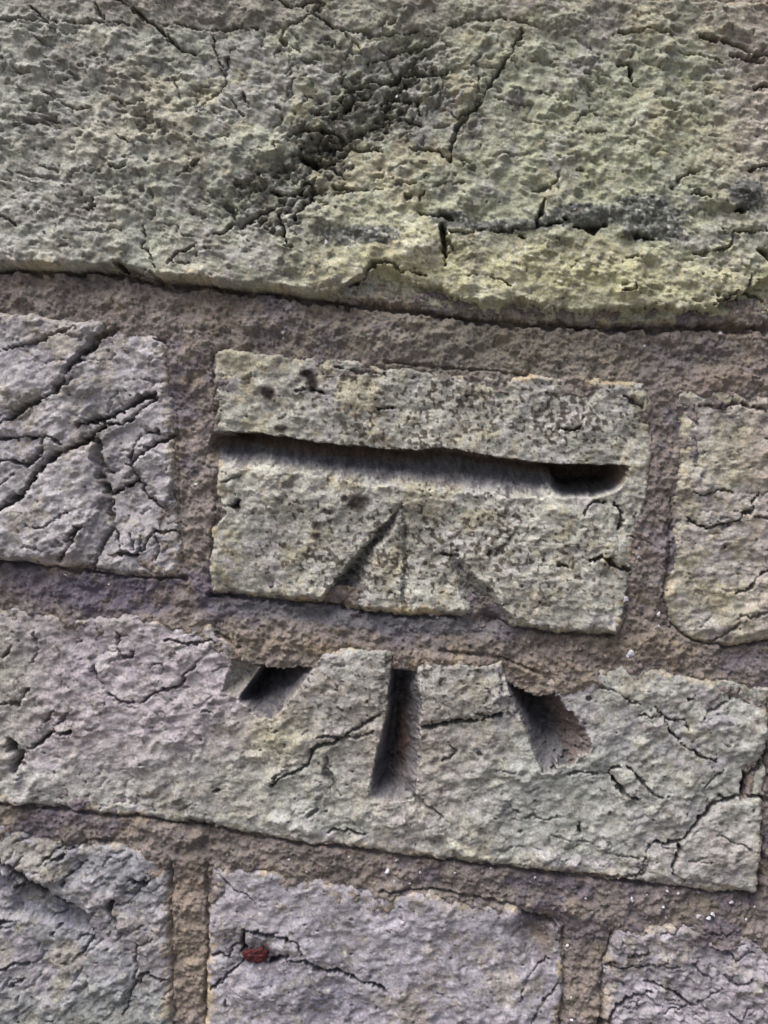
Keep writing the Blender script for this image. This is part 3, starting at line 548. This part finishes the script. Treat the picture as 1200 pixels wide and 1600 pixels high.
for bi, b in enumerate(B):
    xs = [p[0] for p in b['pts']]; ys = [p[1] for p in b['pts']]
    S = window_full(min(xs) - 14, max(xs) + 14, min(ys) - 14, max(ys) + 14)
    globals().update({k: v[S] for k, v in FULL.items()})     # work on this brick's window of the grid only
    d = poly_sd(b['pts'])
    face = b['h'] + clay(b['ang'], b['seed'], b['rough'], b['flat'])
    ed = b['edge']
    # worn arris, then a steep side that dives under the mortar
    nz = samp(T_frac[bi % 3], X, Y, 1.3, 0, 90, 40)
    dd = d + nz * 1.3
    ym = sum(ys) / len(ys); xm = sum(xs) / len(xs)
    v = np.clip(0.5 + (Y - ym - (X - xm) * .075) / (max(ys) - min(ys) - .075 * (max(xs) - min(xs)) + 1), 0, 1)
    face = face + b['h'] * (-.55 + .85 * v) * (bi < 8)      # every brick leans out a little towards its foot
    Hb = face - (b['h'] * 0.5) * (1 - sst(-2, ed * 1.5, dd)) ** 1.5 - np.clip(-dd + 1.0, 0, 40) * 2.4
    if bi == 0:
        Hb = Hb - ledge * 19 + 5 * sst(120, 10, lip - Y) * sst(-5, 8, lip - Y)
    Hb = Hb + raise_ * (bi < 8) - carve
    own = [k for k in GOWN if GOWN[k] == bi]
    if own:
        Hb = np.where(np.isin(gid, own), np.minimum(face, Hb + carve) * np.clip(1 - groove / 25, 0.6, 1) - groove - carve * .3 + np.where(groove > 3, samp(T_frac[1], X, Y, 1.0, 0, 5, 5) * 1.7 + samp(T_white[0], X, Y, 1.2) * .8, 0), Hb - groove * 0)
    # ---- colour
    c = const(b['tint']) * (1 + 0.10 * N1 + 0.07 * N2 + .05 * N3)[..., None]
    if bi < 8:
        c = mixc(c, (0.35, 0.325, 0.355), sst(0.2, 1.6, N2 * .8 + samp(T_frac[1], X, Y, 4.1, 0, 8, 8)) * (.8 if bi in (1, 4, 5, 6, 7) else .45))       # lilac bloom
        c = mixc(c, (0.44, 0.38, 0.25), sst(0.5, 1.9, -N2 + samp(T_frac[2], X, Y, 3.1, 0, 8, 98) * .7) * (.28 if bi in (1, 4, 5, 6, 7) else .45))     # sandy yellow
    if bi == 0:
        c = mixc(c, (0.330, 0.340, 0.215), algae * .6 * (.45 + .55 * sst(-.7, .1, N4 * .7 + N2 * .6)))
        c = mixc(c, (0.375, 0.372, 0.350), sst(460, 60, X + N1 * 30) * .6)
        c = mixc(c, (0.47, 0.44, 0.26), np.clip(blob(900, 440, 330, 50, 4) + blob(640, 400, 60, 40), 0, 1) * .75)
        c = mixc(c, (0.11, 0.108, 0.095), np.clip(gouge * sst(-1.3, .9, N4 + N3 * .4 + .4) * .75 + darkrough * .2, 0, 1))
        c = mixc(c, (0.13, 0.115, 0.10), sst(.6, 1.2, N4 + .5 * N2) * .5 * sst(900, 300, X))
        c = mixc(c, (0.37, 0.31, 0.28), sst(1080, 1200, X) * sst(420, 200, Y) * .7)
        c = mixc(c, (0.60, 0.57, 0.43), blob(652, 394, 32, 22, 0, 2) * .85)
    if bi == 0: c = mixc(c, (0.19, 0.165, 0.145), sst(48, 22, Y - X * .035 + N4 * 5) * sst(-1.6, .4, N2 + N3 * .4) * .5)
    if bi == 3: c = mixc(c, (0.36, 0.30, 0.29), sst(1140, 1210, X) * .7)
    if bi == 4:
        c = mixc(c, (0.40, 0.345, 0.385), np.clip(blob(150, 1060, 320, 150, 10, 1.5), 0, 1) * .85); c = mixc(c, (0.352, 0.362, 0.338), np.clip(blob(930, 1240, 260, 110, 10, 1.5) + blob(480, 1230, 180, 60, 8), 0, 1) * .6)
        c = mixc(c, (0.25, 0.26, 0.20), blob(10, 1050, 60, 90) * .6)
        c = mixc(c, (0.46, 0.42, 0.29), blob(430, 1150, 60, 50) * .7)
        c = mixc(c, (0.37, 0.31, 0.26), np.clip(blob(640, 1170, 100, 120), 0, 1) * .55)
        c = mixc(c, (0.38, 0.335, 0.325), blob(1140, 1330, 130, 70) * .5)
        dw, _a, _b = line_dist([(690, 1299), (706, 1312), (729, 1326), (764, 1337)], np.s_[:, :], XL, YL)
        mk = np.clip(1.4 - dw / 4.5, 0, 1); c = mixc(c, (0.62, 0.58, 0.47), mk * .8)
        c = mixc(c, (0.58, 0.54, 0.55), np.clip(blob(160, 1036, 7, 16, -20, 2) + blob(184, 1018, 8, 14, -30, 2) + blob(200, 1084, 26, 9, 0, 2), 0, 1) * .7)
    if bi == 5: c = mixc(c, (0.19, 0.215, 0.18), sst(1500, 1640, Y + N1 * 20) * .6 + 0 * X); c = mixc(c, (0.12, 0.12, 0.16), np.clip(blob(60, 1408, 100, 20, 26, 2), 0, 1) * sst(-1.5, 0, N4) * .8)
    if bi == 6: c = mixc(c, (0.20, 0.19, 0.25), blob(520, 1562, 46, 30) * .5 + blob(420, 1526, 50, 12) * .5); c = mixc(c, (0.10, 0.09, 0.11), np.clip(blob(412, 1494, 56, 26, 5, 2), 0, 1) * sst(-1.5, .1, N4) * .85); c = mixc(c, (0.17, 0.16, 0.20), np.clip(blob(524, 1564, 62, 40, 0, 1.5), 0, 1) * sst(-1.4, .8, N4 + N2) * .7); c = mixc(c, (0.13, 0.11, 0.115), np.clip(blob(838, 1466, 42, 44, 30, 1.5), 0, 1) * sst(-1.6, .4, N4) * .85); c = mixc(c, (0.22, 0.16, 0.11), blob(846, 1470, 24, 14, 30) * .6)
    if bi < 8:
        c = mixc(c, (0.16, 0.14, 0.12), soot * .55)
        c = mixc(c, (0.075, 0.08, 0.085), crust * .9)
        c = mixc(c, (0.50, 0.50, 0.45), flecks * .6)
        c = mixc(c, (0.075, 0.062, 0.05), speck * .9)
        c = mixc(c, (0.05, 0.04, 0.037), spots)
        rustspec = sst(1.9, 2.5, samp(T_white[1], X, Y, 2.2, 0, 71, 15))
        c = mixc(c, (0.16, 0.10, 0.08), rustspec * .6)
        # mortar smeared over the arris, light sandy rim
        rim = sst(12, 2, d + N4 * 5) * sst(-.6, 1.2, N2 + N1 * .5) * (.8 if bi in (2, 6) else .5)
        c = mixc(c, (0.46, 0.37, 0.24), rim)
    cut = np.isin(gid, own) if own else np.zeros(X.shape, bool)
    if own:
        c2 = c.copy()
        c2 = mixc(c2, (0.165, 0.16, 0.18), .86 * sst(0, np.where(gid == 1, 20, 12), groove + N3 * 3))  # blue-grey of the cut face, darkened with depth as shade painted into the colour
        c2 = mixc(c2, (0.09, 0.085, 0.095), np.clip(sst(.2, 1.0, N4 + N3 * .4) * .6 + (gid == 5) * .55 + (gid == 7) * .45 + (gid == 6) * .25, 0, 1))  # random dirty patches; the lower strokes also get painted shade in their hollows
        c2 = mixc(c2, (0.19, 0.115, 0.08), np.clip(((gid == 1) & (Y < lipb + 30)) * .5 + blob(626, 1160, 12, 50) * .7 + (gid == 7) * sst(0, 20, X - interp([(1030, 812), (1190, 880)], Y, 0)) * .35, 0, 1))
        c2 = mixc(c2, c, ((gid == 2) | (gid == 3)) * .7 + (gid == 5) * sst(410, 380, X) * .6) if False else np.where(((gid == 2) | (gid == 3) | (gid == 4))[..., None], c * .6 + c2 * .4, c2)
        fc = (gid == 5) & (X < interp([(1000, 430), (1022, 420), (1048, 402), (1090, 372), (1130, 350)], Y, 0))
        c2 = np.where(fc[..., None], c * .6 + .4 * np.array((0.22, 0.22, 0.16)), c2)
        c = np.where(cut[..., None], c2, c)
    dcell = cellmax(dd)
    cells = dcell > -8
    cells &= (X[:-1, :-1] > XS[1]) & (Y[:-1, :-1] > YS[1])
    cover[S] = np.maximum(cover[S], (dd > 9) & (Hb > H_m + 3) | (dd > 26))
    ush = None
    if bi == 2: ush = under
    if bi == 0: ush = 5 * sst(0, -14, d)              # undercut lower arris
    gc = np.zeros(cells.shape, int)
    for k in own:
        gk = cells & ((gid == k)[:-1, :-1] | (gid == k)[1:, 1:]) & (gc == 0)
        gc[gk] = k
    o = patch('brick', Hb, cells & (gc == 0), c, M_clay, wall, ush, skirt=0.018)
    if o is None: brick_objs.append(None); continue
    if b['label']: o['label'] = b['label']
    brick_objs.append(o)
    for k in own:
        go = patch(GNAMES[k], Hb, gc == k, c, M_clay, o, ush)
        if go: go['label'] = GLAB[k]
    if bi < 8:
        hh = np.full(FULL['X'].shape, -99.0); hh[S] = Hb; clay_h[bi] = hh
globals().update(FULL)
# ---- mortar
cm = const((0.235, 0.200, 0.188)) * (1 + .10 * N1 + .09 * N3 + .05 * N2)[..., None]
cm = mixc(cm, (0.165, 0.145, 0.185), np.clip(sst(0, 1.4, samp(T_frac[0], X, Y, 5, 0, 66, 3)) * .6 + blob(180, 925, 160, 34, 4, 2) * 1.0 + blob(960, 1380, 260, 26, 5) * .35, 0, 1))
cm = mixc(cm, (0.31, 0.245, 0.165), np.clip(.45 * blob(430, 1005, 120, 18, 4) + .45 * blob(640, 1030, 160, 18, 4) + sst(.3, 1.6, N2) * .45 + blob(295, 1470, 30, 140) * .5 + blob(1000, 1010, 100, 30) * .5, 0, 1) * .8)
cm = mixc(cm, (0.215, 0.205, 0.155), blob(760, 535, 300, 50, 4) * .6)
cm = mixc(cm, (0.36, 0.31, 0.26), sst(60, -20, Y - 20 - X * .03) * .75)
cm = mixc(cm, (0.12, 0.11, 0.11), sst(1.3, 2.2, samp(T_white[0], X, Y, 2.1, 0, 91, 15)) * .6)
cm = mixc(cm, (0.42, 0.35, 0.27), sst(1.35, 1.9, samp(T_white[1], X, Y, 2.0, 0, 9, 15)) * .55)
cm = mixc(cm, (0.30, 0.24, 0.20), blob(1120, 600, 100, 20) * .7)
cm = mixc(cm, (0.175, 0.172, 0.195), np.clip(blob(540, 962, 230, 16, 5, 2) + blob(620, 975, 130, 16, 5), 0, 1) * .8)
cm = mixc(cm, (0.32, 0.26, 0.225), np.clip(blob(296, 1480, 30, 130, 0, 2) + .5 * blob(912, 1540, 40, 80, 0, 2), 0, 1) * .7)
H_m2 = H_m.copy()
gm = np.where(np.isin(gid, [5, 6, 7]) , groove, 0)
mc = cellmin(cover) < 0.5
mc &= (X[:-1, :-1] > XS[1]) & (Y[:-1, :-1] > YS[1])
mortar = patch('mortar', H_m2, mc, cm, M_mort, wall, None, skirt=0.018)

# ------------------------------------------------------------------ small solids set in the wall
def plain(name, c, rough=.7):
    m = bpy.data.materials.new(name); m.use_nodes = True
    n = m.node_tree.nodes; l = m.node_tree.links; b = n['Principled BSDF']
    tc = n.new('ShaderNodeTexCoord'); q = n.new('ShaderNodeTexNoise'); q.inputs['Scale'].default_value = 1500; q.inputs['Detail'].default_value = 4
    l.new(tc.outputs['Object'], q.inputs['Vector'])
    r = n.new('ShaderNodeValToRGB'); r.color_ramp.elements[0].position = .3; r.color_ramp.elements[1].position = .7
    r.color_ramp.elements[0].color = (*[v * .6 for v in c], 1); r.color_ramp.elements[1].color = (*[min(1, v * 1.25) for v in c], 1)
    l.new(q.outputs[0], r.inputs[0]); l.new(r.outputs[0], b.inputs['Base Color']); b.inputs['Roughness'].default_value = rough
    return m
M_white = plain('pale_grit', (0.62, 0.60, 0.66)); M_red = plain('red_clay', (0.10, 0.022, 0.027), .95)
import bmesh
def lump_mesh(name, seed, sub=2, amp=.3, mat=None):
    bm = bmesh.new(); bmesh.ops.create_icosphere(bm, subdivisions=sub, radius=1)
    r = np.random.RandomState(seed); k = r.randn(5, 3) * 2.2; ph = r.rand(5) * 6
    for v in bm.verts:
        f = 1 + amp * sum(math.sin(float(np.dot(k[q], v.co)) + ph[q]) for q in range(5)) / 2.4
        v.co = v.co * f
    me = bpy.data.meshes.new(name); bm.to_mesh(me); bm.free(); me.materials.append(mat)
    return me
GM = [lump_mesh('grit', s, 1, .45, M_white) for s in range(6)]
def surf(x, y):
    i = int(np.argmin(abs(XS - x))); j = int(np.argmin(abs(YS - y)))
    return max([H_m2[j, i]] + [clay_h[k][j, i] for k in clay_h])
GR = [(606, 1360, 6), (620, 1344, 5), (656, 1362, 6), (710, 1347, 4), (711, 1362, 4), (767, 1358, 4), (771, 1352, 3), (836, 1370, 4), (616, 1375, 3), (986, 1402, 5), (1010, 1397, 4), (1041, 1389, 4), (1059, 1394, 3), (1091, 1395, 5), (1035, 1414, 4),
      (1040, 1432, 4), (1090, 1430, 8), (1112, 1426, 6), (1106, 1432, 5), (1142, 1409, 5), (887, 1480, 5), (946, 1517, 6), (936, 1535, 4), (892, 1590, 4), (892, 1556, 3), (975, 936, 8), (1029, 959, 6), (1029, 979, 5), (675, 961, 8), (683, 966, 5), (998, 856, 4), (996, 870, 4),
      (985, 1019, 8), (980, 1023, 5), (443, 520, 6), (442, 528, 4), (307, 757, 3), (103, 898, 4), (170, 913, 3), (620, 150, 4), (1150, 488, 5), (1124, 521, 4), (1007, 541, 4), (395, 1317, 4), (452, 1342, 4), (355, 1334, 4), (480, 1360, 3), (545, 1338, 3), (1165, 1436, 4), (1180, 1418, 3), (915, 1402, 3), (1075, 1408, 3), (640, 1380, 3), (1042, 905, 3), (512, 382, 5)]
r3 = np.random.RandomState(3)
for k, (gx, gy, gr) in enumerate(GR):
    o = bpy.data.objects.new('grit', GM[k % 6]); col.objects.link(o)
    jx, jy = gx, gy
    wx, wz = to_wall(jx, jy)
    o.parent = mortar
    o.location = (float(wx) - wall.location.x, -(surf(jx, jy) + gr * .15) * U, float(wz))
    s = gr * .62 * U; o.scale = (s * r3.uniform(.8, 1.2), s * .7, s * r3.uniform(.7, 1.1)); o.rotation_euler = tuple(r3.uniform(-.5, .5, 3))
from mathutils import noise as mn
pm = lump_mesh('red_pebble', 40, 5, .3, M_red)
for v in pm.vertices:
    p = v.co.copy(); v.co = p * (1 + .30 * mn.noise(p * 2.3) + .22 * abs(mn.noise(p * 5.5)) + .10 * mn.noise(p * 12))
po = bpy.data.objects.new('red_pebble', pm); col.objects.link(po)
wx, wz = to_wall(404, 1497)
po.parent = brick_objs[6]; po.location = (float(wx) - wall.location.x, -(-9) * U, float(wz)); po.scale = (20 * U, 12 * U, 16 * U); po.rotation_euler = (.4, .5, .3)
po['label'] = 'dull red pebble lodged in a hollow of the brick'

# ------------------------------------------------------------------ the rest of the wall, beyond what the photograph shows
def box(V, F, x0, x1, y0, y1, z0, z1, bev=0.002):
    n = len(V)
    for (xx0, xx1, zz0, zz1, yy) in ((x0, x1, z0, z1, y1), (x0, x1, z0, z1, y0 + bev), (x0 + bev, x1 - bev, z0 + bev, z1 - bev, y0)):
        V += [(xx0, yy, zz0), (xx1, yy, zz0), (xx1, yy, zz1), (xx0, yy, zz1)]
    for a in (0, 4):
        for k in range(4):
            q = (k + 1) % 4; F.append((n + a + k, n + a + 4 + k, n + a + 4 + q, n + a + q)[::-1])
    F.append((n + 8, n + 9, n + 10, n + 11)); F.append((n + 3, n + 2, n + 1, n))
PX0, PX1 = -0.195, 0.195; PZ0, PZ1 = 0.62 - 0.21, 0.62 + 0.21
V, F = [], []; r4 = np.random.RandomState(9)
zc = 0.0; cnum = 0
while zc < 1.5:
    ln = 0.215 if cnum % 2 == 0 else 0.1025
    x = -1.5 - (0.056 if cnum % 2 else 0) - r4.uniform(0, .01)
    while x < 1.5:
        x1 = x + ln; z1 = zc + 0.065
        if x1 < PX0 - 0.004 or x > PX1 + 0.004 or z1 < PZ0 - .004 or zc > PZ1 + .004:
            p = r4.uniform(0.0005, 0.003)
            box(V, F, x, x1, -p, 0.03, zc + r4.uniform(0, .002), z1)
        x = x1 + 0.010
    zc += 0.075; cnum += 1
me = bpy.data.meshes.new('brickwork'); me.from_pydata([(a - wall.location.x, b_, c_) for a, b_, c_ in V], [], F)
at = me.attributes.new('tint', 'FLOAT_COLOR', 'POINT')
nb = len(V) // 12; tb = np.repeat(np.array([(.36, .345, .28)]) * r4.uniform(.8, 1.1, (nb, 1)), 12, 0)
at.data.foreach_set('color', np.concatenate([tb, np.ones((len(tb), 1))], 1).astype(np.float32).ravel())
me.materials.append(M_clay)
o = bpy.data.objects.new('brickwork', me); col.objects.link(o); o.parent = wall; o['kind'] = 'stuff'
V, F = [], []
cuts_x = [-1.5, PX0 + .01, PX1 - .01, 1.5]; cuts_z = [0.0, PZ0 + .01, PZ1 - .01, 1.5]
for i in range(3):
    for j in range(3):
        if i == 1 and j == 1: continue
        box(V, F, cuts_x[i], cuts_x[i + 1], 0.0012, 0.03, cuts_z[j], cuts_z[j + 1], 0.0)
me = bpy.data.meshes.new('joint_mortar'); me.from_pydata([(a - wall.location.x, b_, c_) for a, b_, c_ in V], [], F)
at = me.attributes.new('tint', 'FLOAT_COLOR', 'POINT')
at.data.foreach_set('color', np.tile([.23, .2, .17, 1], len(V)).astype(np.float32)); me.materials.append(M_mort)
o = bpy.data.objects.new('joint_mortar', me); col.objects.link(o); o.parent = wall
V, F = [], []; box(V, F, -1.5, 1.5, 0.031, 0.23, 0.0, 1.5, 0.0)
me = bpy.data.meshes.new('wall_core'); me.from_pydata([(a - wall.location.x, b_, c_) for a, b_, c_ in V], [], F)
at = me.attributes.new('tint', 'FLOAT_COLOR', 'POINT'); at.data.foreach_set('color', np.tile([.2, .18, .15, 1], len(V)).astype(np.float32)); me.materials.append(M_mort)
o = bpy.data.objects.new('wall_core', me); col.objects.link(o); o.parent = wall

# ground in front of the wall
m = bpy.data.materials.new('paving'); m.use_nodes = True
n = m.node_tree.nodes; q = n.new('ShaderNodeTexNoise'); q.inputs['Scale'].default_value = 40; q.inputs['Detail'].default_value = 8
r = n.new('ShaderNodeValToRGB'); r.color_ramp.elements[0].color = (.10, .09, .08, 1); r.color_ramp.elements[1].color = (.20, .19, .17, 1)
m.node_tree.links.new(q.outputs[0], r.inputs[0]); m.node_tree.links.new(r.outputs[0], n['Principled BSDF'].inputs['Base Color'])
me = bpy.data.meshes.new('ground'); me.from_pydata([(-200, -200, 0), (200, -200, 0), (200, 200, 0), (-200, 200, 0)], [], [(0, 1, 2, 3)]); me.materials.append(m)
o = bpy.data.objects.new('ground', me); col.objects.link(o); o['kind'] = 'structure'; o.location.z = -0.002
